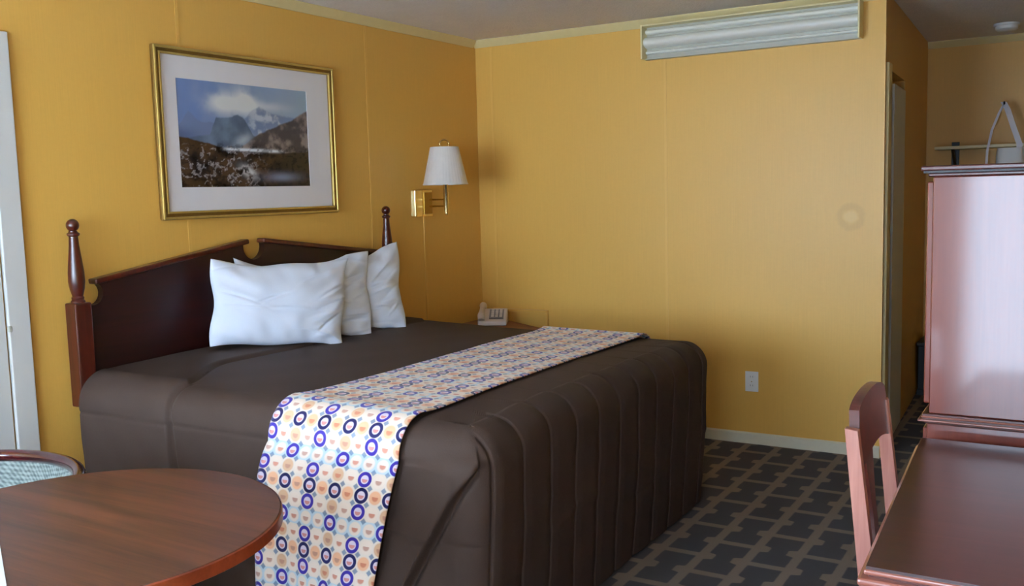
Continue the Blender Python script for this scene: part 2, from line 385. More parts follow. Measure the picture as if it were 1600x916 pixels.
# quilting lines
GY = np.arange(-1.185, YN, -.177)
def groove(y, wdt=.0055):
    d = np.min(np.abs(np.asarray(y)[..., None]-GY), axis=-1); return np.exp(-(d/wdt)**2), d
def wr(a, b, s=0):
    return (np.sin(9*a+5*b+s)+.6*np.sin(17*a-11*b+2+s)+.4*np.sin(31*a+23*b+1.3*s))/2.
def sstep(x, a, b):
    t = np.clip((x-a)/(b-a), 0, 1); return t*t*(3-2*t)
bed = thing('bed', 'wide bed with dark brown quilted bedspread hanging to the floor', 'bed', (1.0, YC, 0))
MB().box(.12, 1.86, YN+.09, YF-.09, .0, .30).build('box_base', 'mattress_white', bed, bevel=.02)
MB().box(.10, 1.88, YN+.07, YF-.07, .30, .67).build('mattress', 'mattress_white', bed, bevel=.05, seg=3)
def bedspread():
    # perimeter path (outer face), with normals
    q = []
    L1 = XF-RC-XH
    for s in np.linspace(0, 1, 420, endpoint=False): q.append((XH+L1*s, YN, 0, -1, 0))
    for a in np.linspace(-PI/2, 0, 36, endpoint=False): q.append((XF-RC+RC*math.cos(a), YN+RC+RC*math.sin(a), math.cos(a), math.sin(a), 1))
    for s in np.linspace(0, 1, 520, endpoint=False): q.append((XF, YN+RC+(YF-YN-2*RC)*s, 1, 0, 2))
    for a in np.linspace(0, PI/2, 24, endpoint=False): q.append((XF-RC+RC*math.cos(a), YF-RC+RC*math.sin(a), math.cos(a), math.sin(a), 3))
    for s in np.linspace(0, 1, 90): q.append((XF-RC-L1*s, YF, 0, 1, 4))
    q = np.array(q); nq = len(q)
    X, Y, NX, NY = q[:, 0], q[:, 1], q[:, 2], q[:, 3]
    rows = []
    # medial line
    mx = np.clip(X, XH, XF-.6); my = np.full(nq, YC)
    ex, ey = X-NX*RE, Y-NY*RE
    ex = np.where(X < XH+.001, XH, ex)
    for t in np.linspace(0, 1, 46, endpoint=False):
        tt = 1-(1-t)**1.3
        px, py = mx+(ex-mx)*tt, my+(ey-my)*tt
        g, d = groove(py)
        k = sstep(px, 1.62, 1.9)
        z = top_z(px, py) + k*(.004*np.cos(np.minimum(d, .064)/.064*PI/2)*0 - .006*g) + .0018*wr(px*1.2, py*1.1)
        # tuck crease in front of the pillows
        xc = .40+.18*sstep(py, -2.55, -2.95)-.05*np.sin((py+2.0)*3)*0
        z = z+.012*sstep(xc-px, -.008, .012)-.010*np.exp(-((px-xc)/.010)**2)
        rows.append(np.stack([px, py, z], -1))
    zt = top_z(ex, ey)
    def side(d_in, z, nup, nout):
        """displace along (nout*N + nup*z)"""
        px, py = X-NX*d_in, Y-NY*d_in
        g, d = groove(py)
        foot = np.clip(NX, 0, 1)**2; near = np.clip(-NY, 0, 1)**2
        puff = .005*(1-np.cos(np.minimum(d/.05, 1)*PI))/2
        dis = foot*(puff-.008*g+.0035*wr(py*.9, z*2.1, 1)+.004*np.exp(-((z-.33+.06*np.sin(py*6))/.018)**2)*np.sin(py*5+1))
        dis += near*(.0035*wr(px*1.2, z*1.6, 2)-.004*np.exp(-((z-.66)/.006)**2)-.004*np.exp(-((z-.42)/.006)**2)-.004*np.exp(-((z-.19)/.006)**2))
        # head crease down the near side
        xs = .60+.10*np.clip(.7-z, 0, 1)
        dis += near*(.016*sstep(xs-px, -.008, .014)-.008*np.exp(-((px-xs)/.010)**2))
        # corner pleat on the near side: side panel lies over the tucked corner
        xp = 1.955-.62*np.clip(.705-z, 0, 1)**.95
        low = sstep(.715-z, 0, .06)
        dis += low*np.where(NX < .7, 1, 0)*(.032*sstep(xp-px, -.004, .005)-.014*np.exp(-((px-xp-.007)/.010)**2))*sstep(-NY, .2, .6)*sstep(px-(xp-.20), 0, .16)
        return np.stack([px+NX*dis*nout, py+NY*dis*nout, z+dis*nup], -1)
    for a in np.linspace(0, PI/2, 15)[0:]:
        rows.append(side(RE*(1-math.sin(a)), zt-RE*(1-math.cos(a)), math.cos(a), math.sin(a)*.9+.1))
    zb = zt-RE
    for t in np.linspace(0, 1, 100)[1:]:
        z = zb+(.012-zb)*t
        fl = .035*t**1.5*np.clip(NX, 0, 1)+(.01*t*np.clip(-NY, 0, 1))
        rows.append(side(fl, z, 0, 1))
    P = np.stack(rows, 1)
    o = MB().grid(P).build('bedspread', 'brown_quilt', bed, smooth=True)
    o['label'] = 'dark brown quilted bedspread'
    return o
bedspread()
# patterned runner across the bed
def runner():
    off = .022
    ts = []                                                # cross-section samples: (y, z-mode, normal)
    rows = []; uvs = []
    zref = lambda x, y: top_z(x, y)
    path = []
    for z in np.linspace(.03, 0, 2): pass
    NSIDE, NARC, NTOP = 60, 14, 110
    nx = 40
    S = np.linspace(0, 1, nx)
    P = []; V = []
    yi0, yi1 = YN+RE, YF-RE
    t_acc = 0; prev = None
    seq = [('n', k/NSIDE) for k in range(NSIDE)]+[('an', k/NARC) for k in range(NARC)]+[('t', k/NTOP) for k in range(NTOP)]+[('af', k/NARC) for k in range(NARC)]+[('f', k/NSIDE) for k in range(NSIDE+1)]
    for (kind, s) in seq:
        if kind == 'n':   # near side, from hem up
            h = s; xa = 1.085-.040*h+.077*h**6; xb = 1.515+.14*h+.012*h**6
        elif kind == 'an': xa, xb = 1.122, 1.667
        elif kind == 't': xa, xb = 1.122+.03*math.sin(s*PI), 1.667-.01*s
        else: xa, xb = 1.118, 1.655
        x = xa+(xb-xa)*S
        zt0, zt1 = zref(x, yi0)-RE, zref(x, yi1)-RE
        if kind == 'n':
            z = .028+(zt0-.028)*s; y = np.full(nx, YN-.040*(1-s)-off)
            # soft hanging folds
            y = y-.012*(1-s)**.8*(np.sin(S*9+1.5)+.6*np.sin(S*17+2.2*s))*(.3+.7*(1-s)) - .008*(1-s)
        elif kind == 'an':
            a = PI/2*(1-s); y = np.full(nx, yi0-(RE+off)*math.sin(a)); z = zt0+(RE+off)*math.cos(a)
        elif kind == 't':
            yy = yi0+(yi1-yi0)*s; y = np.full(nx, yy); z = zref(x, yy)+.010+(off-.010)*(np.exp(-(yy-yi0)/.06)+np.exp(-(yi1-yy)/.06))+.0015*wr(x, yy)
        elif kind == 'af':
            a = PI/2*s; y = np.full(nx, yi1+(RE+off)*math.sin(a)); z = zt1+(RE+off)*math.cos(a)
        else:
            z = zt1+(.05-zt1)*s; y = np.full(nx, YF+off)
        row = np.stack([x, y, z], -1)
        if prev is not None: t_acc += float(np.linalg.norm(row[nx//2]-prev[nx//2]))
        prev = row; P.append(row); V.append(t_acc)
    P = np.stack(P, 0); nv = len(V)
    # print coordinates: width is constant on the cloth
    mb = MB().grid(P); o = mb.build('bed_runner', 'runner', None, smooth=True)
    uvl = o.data.uv_layers.new(name='UVMap')
    U = S*.56
    for p in o.data.polygons:
        for li in p.loop_indices:
            vi = o.data.loops[li].vertex_index
            uvl.data[li].uv = (U[vi % nx]+.012, V[vi//nx])
    md = o.modifiers.new('thick', 'SOLIDIFY'); md.thickness = .004; md.offset = 0
    tag(o, 'white runner printed with blue rings and orange dots draped across the bed', 'bed runner')
runner()

# pillows
def pillow(BL, BR, TL, TR, thick, label, seed, sag=.02):
    rs = np.random.RandomState(seed)
    n, mrow = 120, 90
    u = np.linspace(-1, 1, n); v = np.linspace(-1, 1, mrow); U, V_ = np.meshgrid(u, v, indexing='ij')
    BL, BR, TL, TR = map(np.array, (BL, BR, TL, TR))
    nrm = np.cross(BR-BL, TL-BL); nrm = nrm/np.linalg.norm(nrm)
    pin = .05
    Us = U*(1-pin*(1-V_**2)*0 - .035*np.abs(U)**3*(1-V_**2)); Vs = V_*(1-.05*np.abs(V_)**3*(1-U**2))
    a = (Us+1)/2; c = (Vs+1)/2
    base = ((1-a)*(1-c))[..., None]*BL+(a*(1-c))[..., None]*BR+((1-a)*c)[..., None]*TL+(a*c)[..., None]*TR
    base = base+(np.array([0, 0, 1.])*(-sag*np.clip(1-((U+.25)/.9)**2, 0, 1)*c**2+.007*np.sin(6*U+seed)*c**3-.006*np.sin(5*U+2*seed)*(1-c)**3)[..., None])
    base = base+((BR-BL)/np.linalg.norm(BR-BL))*(.007*np.sin(5*V_+seed*1.7)*np.abs(U)**3)[..., None]
    prof = (np.clip(1-np.abs(U)**2.6, 0, 1)**.62)*(np.clip(1-np.abs(V_)**2.4, 0, 1)**.62)
    ph = rs.rand(6)*6
    wrk = .004*np.sin(7*U+4*V_+ph[0])*np.sin(5*V_-3*U+ph[1])+.0045*np.sin(16*(V_*.8+U*.45)+ph[2]+2*np.sin(3*U+ph[4]))*np.abs(U)**1.5+.004*np.sin(13*(V_-U)+ph[3])*np.exp(-((U-.75)/.3)**2)
    wrk = wrk+.003*np.sin(22*(V_*.3+U)+ph[5])*np.abs(V_)**2
    # sharp creases: a handful of ridged folds running out of the corners and along the right end
    for k in range(16):
        cu, cv = rs.uniform(-.95, .95), rs.uniform(-.9, .9)
        if k < 9: cu = rs.uniform(.45, .95)
        an = rs.uniform(-.5, 1.0); L_ = rs.uniform(.12, .4); wd = rs.uniform(.02, .045)
        du, dv = U-cu, V_-cv; al = du*math.cos(an)+dv*math.sin(an); ac = -du*math.sin(an)+dv*math.cos(an)+.25*al**2
        wrk = wrk+rs.uniform(.003, .008)*rs.choice([-1, 1])*np.exp(-(al/L_)**2)*np.exp(-(ac/wd)**2)
    front = base+nrm*((prof*thick*.55+wrk*1.3*prof**.3)[..., None])
    back = base-nrm*((prof*thick*.45)[..., None])
    # floppy corners
    mb = MB(); mb.grid(front); mb.grid(back[::-1])
    o = mb.build('pillow', 'pillow_cotton', None)
    import bmesh
    bm = bmesh.new(); bm.from_mesh(o.data); bmesh.ops.remove_doubles(bm, verts=bm.verts, dist=.0008); bmesh.ops.recalc_face_normals(bm, faces=bm.faces); bm.to_mesh(o.data); bm.free()
    for p in o.data.polygons: p.use_smooth = True
    tag(o, label, 'pillow', 'white pillows propped against the headboard')
pillow((.20, -2.47, .835), (.50, -1.955, .785), (.155, -2.40, 1.212), (.37, -1.745, 1.165), .17, 'frontmost white pillow, broad face showing, nearest the near headboard post', 1)
pillow((.13, -2.24, .83), (.45, -1.675, .786), (.115, -2.24, 1.215), (.27, -1.48, 1.180), .16, 'middle white pillow, mostly hidden between two others', 2, .05)
pillow((.12, -1.98, .825), (.46, -1.425, .786), (.10, -1.85, 1.09), (.25, -1.20, 1.215), .16, 'rearmost white pillow, under the far headboard post', 3)

# ------------------------------------------------------------------ headboard
YP0, YP1 = -2.985, -1.06
hb = thing('headboard', 'dark cherry wood headboard with broken pediment and turned posts', 'headboard', (0, -2.02, .67))
def hb_panel():
    yc = -2.052; hw = yc-YP0
    def half(sgn):
        pts = []
        pts.append((hw, .67)); pts.append((hw, 1.065))
        # scoop beside the post
        c0 = (hw-.055, 1.10)
        for a in np.linspace(-70, 20, 12): pass
        for a in np.linspace(0, 1, 16):
            ang = math.radians(-225*a)
            pts.append((hw-.070+.046*math.cos(ang), 1.110+.046*math.sin(ang)))
        pts.append((hw-.078, 1.154))
        # raking top
        pts.append((.050, 1.268)); pts.append((.046, 1.268))
        for a in np.linspace(14, -90, 16):
            ang = math.radians(a); pts.append((.066*math.cos(ang) if a > -90 else 0, 1.245+.062*math.sin(ang)))
        return [(yc+sgn*(y if sgn < 0 or y < .2 else y+(YP1-yc)-hw), z) for y, z in pts]
    L = half(-1); Rr = half(1)
    poly = L+Rr[::-1][1:]
    return poly, yc, hw
poly, hyc, hhw = hb_panel()
MB().prism(poly, .028, .062, 'x').build('panel', 'cherry_headboard', hb, bevel=.003)
for sg in (-1, 1):   # raking mouldings along the pediment
    p0 = Vector((.058, hyc+sg*(hhw-.072+(.059 if sg > 0 else 0)), 1.157)); p1 = Vector((.058, hyc+sg*.046, 1.271))
    MB().bar(p0, p1, .052, .022).build('pediment_moulding', 'cherry_post', hb, bevel=.006, seg=3)
for yp in (YP0, YP1):
    pm = MB().box(.03, .10, yp-.036, yp+.036, .672, 1.082).build('post', 'cherry_post', hb, bevel=.006)
    prof = [(.026, 1.080), (.027, 1.088), (.022, 1.094), (.024, 1.102), (.020, 1.108), (.027, 1.135), (.031, 1.165), (.030, 1.20), (.025, 1.25), (.019, 1.305), (.017, 1.340),
            (.023, 1.345), (.024, 1.352), (.016, 1.358), (.016, 1.362)]
    MB().lathe(prof, .066, yp, 28).build('turned_spindle', 'cherry_post', pm, smooth='auto')
    ball = [(.001, 1.358)]+[(.0245*math.sin(a), 1.384-.0245*math.cos(a)) for a in np.linspace(.3, PI-.05, 14)]
    MB().lathe(ball, .066, yp, 24).build('ball_finial', 'cherry_post', pm, smooth=True)

# ------------------------------------------------------------------ picture
pic = thing('framed_picture', 'gold framed landscape print with wide white mat above the headboard', 'picture', (0, -1.955, 1.385))
y0, y1, z0, z1 = -2.528, -1.405, 1.385, 2.133
fw = .036
def mitre(ya, yb, za, zb, side, wd, x0, x1):
    i = {'l': [(ya, za), (ya, zb), (ya+wd, zb-wd), (ya+wd, za+wd)], 'r': [(yb, za), (yb-wd, za+wd), (yb-wd, zb-wd), (yb, zb)],
         't': [(ya, zb), (yb, zb), (yb-wd, zb-wd), (ya+wd, zb-wd)], 'b': [(ya, za), (ya+wd, za+wd), (yb-wd, za+wd), (yb, za)]}[side]
    return MB().prism(i, x0, x1, 'x')
for s in 'ltrb':
    fr = mitre(y0, y1, z0, z1, s, fw, .004, .026).build('frame_rail', 'gold_frame', pic, bevel=.005)
    mitre(y0+.002, y1-.002, z0+.002, z1-.002, s, .011, .024, .032).build('outer_bead', 'gold_light', fr, bevel=.003)
    mitre(y0+fw-.009, y1-fw+.009, z0+fw-.009, z1-fw+.009, s, .009, .02, .029).build('inner_bead', 'gold_light', fr, bevel=.002)
pz0, pz1, py0, py1 = 1.526, 2.001, -2.408, -1.598
mb = MB()
for a in ((y0+fw-.01, y1-fw+.01, z0+fw-.01, pz0), (y0+fw-.01, y1-fw+.01, pz1, z1-fw+.01), (y0+fw-.01, py0, pz0, pz1), (py1, y1-fw+.01, pz0, pz1)):
    mb.box(.008, .0145, a[0], a[1], a[2], a[3])
mb.build('mat_board', 'mat_board', pic)
def painting():
    nu, nv = 260, 160
    def vnoise(U, V, f, seed):
        rs = np.random.RandomState(seed); g = rs.rand(64, 64); x = U*f; y = V*f*.6
        i = np.floor(x).astype(int); j = np.floor(y).astype(int); fx = x-i; fy = y-j; fx = fx*fx*(3-2*fx); fy = fy*fy*(3-2*fy)
        G = lambda a, b: g[a % 64, b % 64]
        return (G(i, j)*(1-fx)+G(i+1, j)*fx)*(1-fy)+(G(i, j+1)*(1-fx)+G(i+1, j+1)*fx)*fy
    def fbm(U, V, f, seed):
        return sum(vnoise(U, V, f*2**k, seed+k)*.5**k for k in range(5))/1.94
    u = np.linspace(0, 1, nu); v = np.linspace(0, 1, nv); U, V = np.meshgrid(u, v, indexing='ij')
    C = lambda *c: np.array(srgb(*c)[:3])
    mixc = lambda f, A, B: A*(1-f[..., None])+B*f[..., None]
    n1 = fbm(U, V, 4, 1); n2 = fbm(U, V, 9, 20); n3 = fbm(U, V, 22, 40); one = np.ones_like(U)
    im = mixc(sstep(U, .1, 1.0), one[..., None]*C(112, 132, 176), one[..., None]*C(150, 170, 186))
    im = mixc(sstep(n1, .35, .75)*.5, im, one[..., None]*C(150, 162, 186))
    cl = np.exp(-(((U-.34)/.12)**2+((V-.80)/.10)**2))+.9*np.exp(-(((U-.50)/.07)**2+((V-.84)/.14)**2))+.5*np.exp(-(((U-.62)/.2)**2+((V-.80)/.05)**2))
    im = mixc(np.clip(cl*sstep(n2+.35*cl, .35, .8)*1.3, 0, 1), im, one[..., None]*C(222, 224, 222))
    def ridge(pts): return np.interp(U, [p[0] for p in pts], [p[1] for p in pts])+.035*(n3-.5)
    r1 = ridge([(0, .55), (.08, .70), (.16, .62), (.3, .6), (.45, .62), (.52, .72), (.6, .80), (.68, .74), (.8, .72), (1, .70)])
    f = sstep(r1-V, -.01, .012); im = mixc(f*.75, im, mixc(sstep(n3, .4, .7)*sstep(U, .4, .6), one[..., None]*C(112, 124, 152), one[..., None]*C(196, 200, 206)))
    r2 = ridge([(0, .44), (.1, .48), (.22, .50), (.27, .66), (.36, .66), (.43, .70), (.48, .66), (.54, .52), (.6, .45), (1, .4)])
    f = sstep(r2-V, -.008, .012); im = mixc(f*.9, im, mixc(sstep(n2+(.5-V), .2, .9), one[..., None]*C(66, 76, 92), one[..., None]*C(112, 130, 148)))
    r3 = ridge([(0, 0), (.42, .36), (.55, .50), (.7, .60), (.85, .68), (1, .80)])
    f = sstep(r3-V, -.008, .012); im = mixc(f*.95, im, mixc(sstep(n3+n2-.5, .3, .8), one[..., None]*C(72, 62, 58), one[..., None]*C(138, 122, 112)))
    mist = np.exp(-(((U-.47)/.05+(V-.47)/-.08)**2))*np.exp(-((V-.46)/.06)**2); im = mixc(np.clip(mist*.7, 0, 1), im, one[..., None]*C(180, 188, 196))
    im = mixc(sstep(.25-U, 0, .25)*sstep(.5-V, -.1, .02)*sstep(V, .38, .44)*.6, im, one[..., None]*C(58, 72, 108))
    r4 = np.interp(U, [0, .08, .2, .35, .6, .8, 1], [.47, .46, .42, .37, .36, .345, .37])+.03*(n3-.5)
    f = sstep(r4-V, -.006, .008); ground = mixc(sstep(n2, .35, .7), one[..., None]*C(30, 22, 22), one[..., None]*C(76, 54, 36))
    ground = mixc(sstep(U, .55, .95)*.6, ground, one[..., None]*C(74, 62, 46)); im = mixc(f, im, ground)
    wat = np.exp(-((V-(.375-.02*U))/.014)**2)*sstep(U, .28, .38)*sstep(.82-U, 0, .15); im = mixc(np.clip(wat*1.3, 0, 1), im, one[..., None]*C(214, 220, 226))
    n5 = fbm(U, V*1.6, 40, 70); rk = np.abs(2*n3-1)
    im = mixc(sstep(.16-rk, 0, .12)*sstep(.7-U, 0, .3)*sstep(.42-V, 0, .05)*sstep(n5, .45, .6), im, one[..., None]*C(178, 170, 172)); im = mixc(sstep(n5, .52, .66)*sstep(.44-V, 0, .05)*.55, im, one[..., None]*C(16, 12, 14))
    fall = np.exp(-(((U-.47-(.2-V)*.5)/.05)**2+((V-.15)/.06)**2)); im = mixc(np.clip(fall*sstep(n3, .35, .6), 0, 1), im, one[..., None]*C(206, 208, 214))
    pool = np.exp(-(((U-.76)/.13)**2+((V-.10)/.045)**2)); im = mixc(np.clip(pool*.9, 0, 1), im, one[..., None]*C(126, 132, 152))
    lowr = sstep(.06-V, -.02, .05)*sstep(U, .55, .7); im = mixc(lowr*.7, im, one[..., None]*C(44, 36, 34))
    P = np.stack([np.full_like(U, .0115), py0-.004+(py1-py0+.008)*U, pz0-.004+(pz1-pz0+.008)*V], -1)
    o = MB().grid(P).build('landscape_print', 'print', pic, recalc=False)
    ca = o.data.color_attributes.new('paint', 'FLOAT_COLOR', 'POINT')
    rgba = np.ones((nu*nv, 4), np.float32); rgba[:, :3] = im.reshape(-1, 3); ca.data.foreach_set('color', rgba.ravel())
    o['label'] = 'print of misty mountains over a rocky shore'
painting()

# ------------------------------------------------------------------ wall sconce
sc = thing('wall_sconce', 'brass swing arm wall lamp with pleated off white shade', 'lamp', (0, -.63, 1.33))
LX, LY = .20, -.665
bp_ = MB().box(0, .028, -.668, -.562, 1.335, 1.495).build('backplate', 'brass', sc, bevel=.004)
MB().prism([(-.005+.0, -.74), (.03, -.735), (.034, -.70), (.03, -.668), (0, -.668)], 1.335, 1.495).build('swivel_housing', 'brass', sc, bevel=.006, seg=3)
MB().box(.028, .034, -.655, -.575, 1.35, 1.48).build('raised_plate', 'brass_dark', bp_, bevel=.002)
for z in (1.395, 1.435):
    MB().tube([(.034, -.60, z), (.11, -.60, z), (LX-.02, LY+.02, z), (LX, LY, z)], .0055, 10).build('swing_arm', 'brass', sc, smooth='auto')
MB().lathe([(.006, 1.343), (.013, 1.348), (.0145, 1.356), (.0145, 1.53), (.018, 1.535), (.018, 1.56), (.008, 1.565), (.008, 1.58)], LX, LY, 20).build('stem', 'brass', sc, smooth='auto')
sh = MB(); seg = 120
prof = [(.131, 1.520), (.1325, 1.5225), (.128, 1.530), (.106, 1.63), (.083, 1.735), (.082, 1.739)]
sh.lathe(prof, LX, LY, seg, .012, 40, cap=False)
sh.lathe([(r-.003, z) for r, z in prof], LX, LY, seg, .012, 40, cap=False)
sho = sh.build('lamp_shade', 'shade_fabric', sc, smooth=True, recalc=False); sho['label'] = 'pleated off white shade'
rp = [(LX+.026*math.cos(a)*.55, LY+.026*math.cos(a), 1.757+.024*math.sin(a)) for a in np.linspace(0, 2*PI, 24, endpoint=False)]
MB().tube(rp, .0045, 8, True).build('ring_finial', 'brass', sc, smooth=True)
MB().tube([(LX, LY, 1.565), (LX, LY, 1.735)], .004, 8).tube([(LX-.08, LY, 1.733), (LX+.08, LY, 1.733)], .002, 6).build('harp', 'brass_dark', sc)
MB().box(0, .008, -.628, -.612, .40, 1.335).build('cord_cover', 'trim_batten', sc, bevel=.002)

# ------------------------------------------------------------------ fluorescent wall fixture
fx = thing('ceiling_wall_light', 'long white ribbed fluorescent wall light under the crown moulding', 'light fixture', (1.79, 0, 2.2))
fx.name = 'fluorescent_wall_light'; ORG[fx.name] = Vector((1.79, 0, 2.2))
xa, xb = 1.192, 2.398
MB().box(xa+.008, xb-.008, -.02, 0, 2.215, 2.394).build('back_pan', 'reflector', fx)  # white pan coloured grey: shading between the diffusers is put into its colour
for (za, zb, bul) in ((2.238, 2.256, .020), (2.271, 2.335, .055), (2.349, 2.377, .024)):
    dp = [(-.018, za)]+[(-.020-bul*math.sin(t), (za+zb)/2-(zb-za)/2*math.cos(t)) for t in np.linspace(0, PI, 17)]+[(-.018, zb)]
    MB().prism(dp, xa+.008, xb-.008, 'x').build('diffuser', 'diffuser', fx, smooth='auto')
for (p, q_) in ((xa, xa+.010), (xb-.010, xb)):
    MB().box(p, q_, -.092, 0, 2.207, 2.398).build('end_plate', 'fixture_cream', fx, bevel=.002)
MB().box(xa+.010, xb-.010, -.090, -.0, 2.390, 2.398).build('top_plate', 'fixture_cream', fx)
MB().box(xa+.010, xb-.010, -.045, -.0, 2.207, 2.213).build('bottom_lip', 'reflector', fx)

# ------------------------------------------------------------------ outlet, access panel
ol = thing('wall_outlet', 'white double outlet plate low on the back wall', 'outlet', (1.814, 0, .36))
pl = MB().box(1.776, 1.852, -.007, 0, .302, .418).build('cover_plate', 'white_plastic', ol, bevel=.003)
for zc in (.335, .385):
    r = MB().prism([(1.814+.0165*math.cos(a)*1.0, zc+.0145*max(-.92, min(.92, math.sin(a)))) for a in np.linspace(0, 2*PI, 20, endpoint=False)], -.010, -.006, 'y').build('receptacle', 'white_plastic', ol)
    MB().box(1.8065, 1.8085, -.0105, -.0095, zc-.001, zc+.008).box(1.8195, 1.8215, -.0105, -.0095, zc-.001, zc+.008).build('slot', 'dark_slot', r)
MB().lathe([(.003, 0), (.003, .0015)], 0, 0, 10).build('screw', 'brass_dark', ol, local=True); s_o = ol.children[-1]
s_o.rotation_euler = (PI/2, 0, 0); s_o.location = (0, -.0068, 0)
ap = thing('access_panel', 'yellow painted framed panel on the wall behind the telephone', 'wall panel', (.3, 0, .58))
MB().box(.09, .49, -.004, 0, .57, .705).build('panel_board', 'trim_batten', ap)
for a in ((.09, .50, .695, .714), (.09, .50, .55, .57)):
    MB().box(a[0], a[1], -.026, 0, a[2], a[3]).build('frame_strip', 'trim_batten', ap, bevel=.003)
for a in ((.482, .50), (.09, .108)):
    MB().box(a[0], a[1], -.026, 0, .57, .695).build('frame_strip', 'trim_batten', ap, bevel=.003)

# ------------------------------------------------------------------ nightstand and telephone
NZ = .645
ns = thing('nightstand', 'small wooden corner nightstand with slanted back edge beside the bed', 'nightstand', (.33, -.5, 0))
outl = [(.03, -.03), (.185, -.03), (.62, -.30), (.62, -.92), (.03, -.92)]
MB().prism(outl, NZ-.03, NZ).build('top', 'night_wood', ns, bevel=.004)
ins = [(.04, -.05), (.18, -.05), (.59, -.315), (.59, -.90), (.04, -.90)]
MB().prism(ins, .06, NZ-.03).build('body', 'night_wood', ns)
for z in (.12, .37):
    dr = MB().box(.59, .605, -.88, -.34, z, z+.22).build('drawer', 'night_wood', ns, bevel=.004)
    MB().box(.605, .622, -.66, -.56, z+.10, z+.115).build('drawer_pull', 'brass', dr, bevel=.003)
MB().prism([(.06, -.08), (.18, -.08), (.56, -.33), (.56, -.88), (.06, -.88)], 0, .06).build('plinth', 'night_wood', ns)
ph = thing('telephone', 'beige push button desk telephone on the nightstand', 'telephone', (.24, -.23, NZ))
pm_ = Matrix.Translation((.235, -.245, NZ)) @ Matrix.Rotation(math.radians(28), 4, 'Z')
def ptf(mb): mb.v = [tuple(pm_ @ Vector(v)) for v in mb.v]; return mb
ptf(MB().prism([(-.10, 0), (.10, 0), (.10, .028), (.02, .075), (-.02, .085), (-.10, .088)], -.095, .095, 'x'))
body = MB().prism([(-.10, 0), (.095, 0), (.10, .012), (.085, .088), (.03, .088), (-.095, .03)], -.09, .09, 'x')
bo = ptf(body).build('body', 'phone_plastic', ph, bevel=.008, seg=3)
def slope(y): return .03+(y+.095)*.058/.125
kp = MB()
for i in range(1):
    pts = [(-.02, -.075), (.07, -.075), (.07, .02), (-.02, .02)]
    kp.v = [(x, y, slope(y)+.001) for x, y in pts]+[(x, y, slope(y)+.006) for x, y in pts]
    kp.f = [(0,3,2,1),(4,5,6,7),(0,1,5,4),(1,2,6,5),(2,3,7,6),(3,0,4,7)]
kpo = ptf(kp).build('keypad', 'phone_grey', ph)
for i in range(3):
    for j in range(4):
        x, y = -.008+i*.026, -.062+j*.022; bt = MB()
        q4 = [(x, y), (x+.017, y), (x+.017, y+.014), (x, y+.014)]
        bt.v = [(a, c, slope(c)+.006) for a, c in q4]+[(a, c, slope(c)+.010) for a, c in q4]
        bt.f = [(0,3,2,1),(4,5,6,7),(0,1,5,4),(1,2,6,5),(2,3,7,6),(3,0,4,7)]
        ptf(bt).build('button', 'phone_plastic', kpo)
hs = MB().tube([(-.066, -.10, .040), (-.066, -.085, .066), (-.066, -.04, .084), (-.066, .03, .106), (-.066, .070, .108), (-.066, .088, .092)], [.021, .024, .017, .016, .024, .022], 14)
ptf(hs).build('handset', 'phone_plastic', ph, smooth='auto')

# ------------------------------------------------------------------ round table, card, tub chair
TX, TY, TR, TZ = 1.494, -3.996, .4555, .74
tb = thing('round_table', 'round wood grain pedestal table in the near corner', 'table', (TX, TY, 0))
MB().lathe([(TR-.004, TZ-.030), (TR-.004, TZ-.002), (TR-.006, TZ)], TX, TY, 96).build('table_top', 'walnut_top', tb, smooth='auto')
MB().lathe([(TR-.003, TZ-.031), (TR, TZ-.029), (TR, TZ-.003), (TR-.003, TZ-.0008)], TX, TY, 96, cap=False).build('edge_band', 'edge_band', tb, smooth='auto')
MB().lathe([(.15, TZ-.045), (.15, TZ-.03)], TX, TY, 32).build('mounting_plate', 'black_metal', tb)
MB().lathe([(.045, .06), (.038, .09), (.038, TZ-.045)], TX, TY, 24).build('column', 'black_metal', tb, smooth='auto')
for k in range(4):
    a = PI/4+k*PI/2; dx, dy = math.cos(a), math.sin(a)
    MB().bar((TX+dx*.02, TY+dy*.02, .065), (TX+dx*.30, TY+dy*.30, .03), .05, .045).build('foot', 'black_metal', tb, bevel=.006)
pc = MB(); A_ = Vector((1.445, -4.146, TZ)); B_ = Vector((1.690, -4.277, TZ)); dr_ = (B_-A_).normalized(); nr_ = Vector((-dr_.y, dr_.x, 0))*-1
A2 = A_-dr_*.02; B2 = A_+dr_*.36
pc.prism([(A2.x, A2.y), (B2.x, B2.y), (B2.x+nr_.x*.10, B2.y+nr_.y*.10), (A2.x+nr_.x*.10, A2.y+nr_.y*.10)], TZ+.0003, TZ+.002)
tag(pc.build('paper_card', 'paper'), 'white card lying on the round wood table', 'card')

CXc, CYc = .762, -3.905
ch = thing('tub_chair', 'tub chair with dark wooden rim and woven pale grey back', 'chair', (CXc, CYc, 0))
def rim_pts(n=48, rx=.365, ry=.33, z=.695):
    pts = []
    for a in np.linspace(math.radians(-28), math.radians(208), n):
        d = abs(a-PI/2)
        pts.append((CXc+rx*math.cos(a), CYc+ry*math.sin(a), z-.055*max(0, (d-.55)/1.5)**1.3))
    return pts
rp = rim_pts()
MB().tube(rp, .019, 14).build('back_rail', 'mahogany_rim', ch, smooth='auto')
P = []
for (x, y, z) in rp:
    dx, dy = (CXc-x), (CYc-y); L = math.hypot(dx, dy); dx /= L; dy /= L
    colp = []
    for t in np.linspace(0, 1, 10): colp.append((x+dx*(.004+.022*math.sin(t*PI)), y+dy*(.004+.022*math.sin(t*PI)), z-.012-(z-.012-.36)*t))
    for t in np.linspace(1, 0, 10): colp.append((x-dx*.016, y-dy*.016, z-.012-(z-.012-.36)*t))
    P.append(colp)
MB().grid(np.array(P)).build('back_shell', 'weave', ch, smooth='auto')
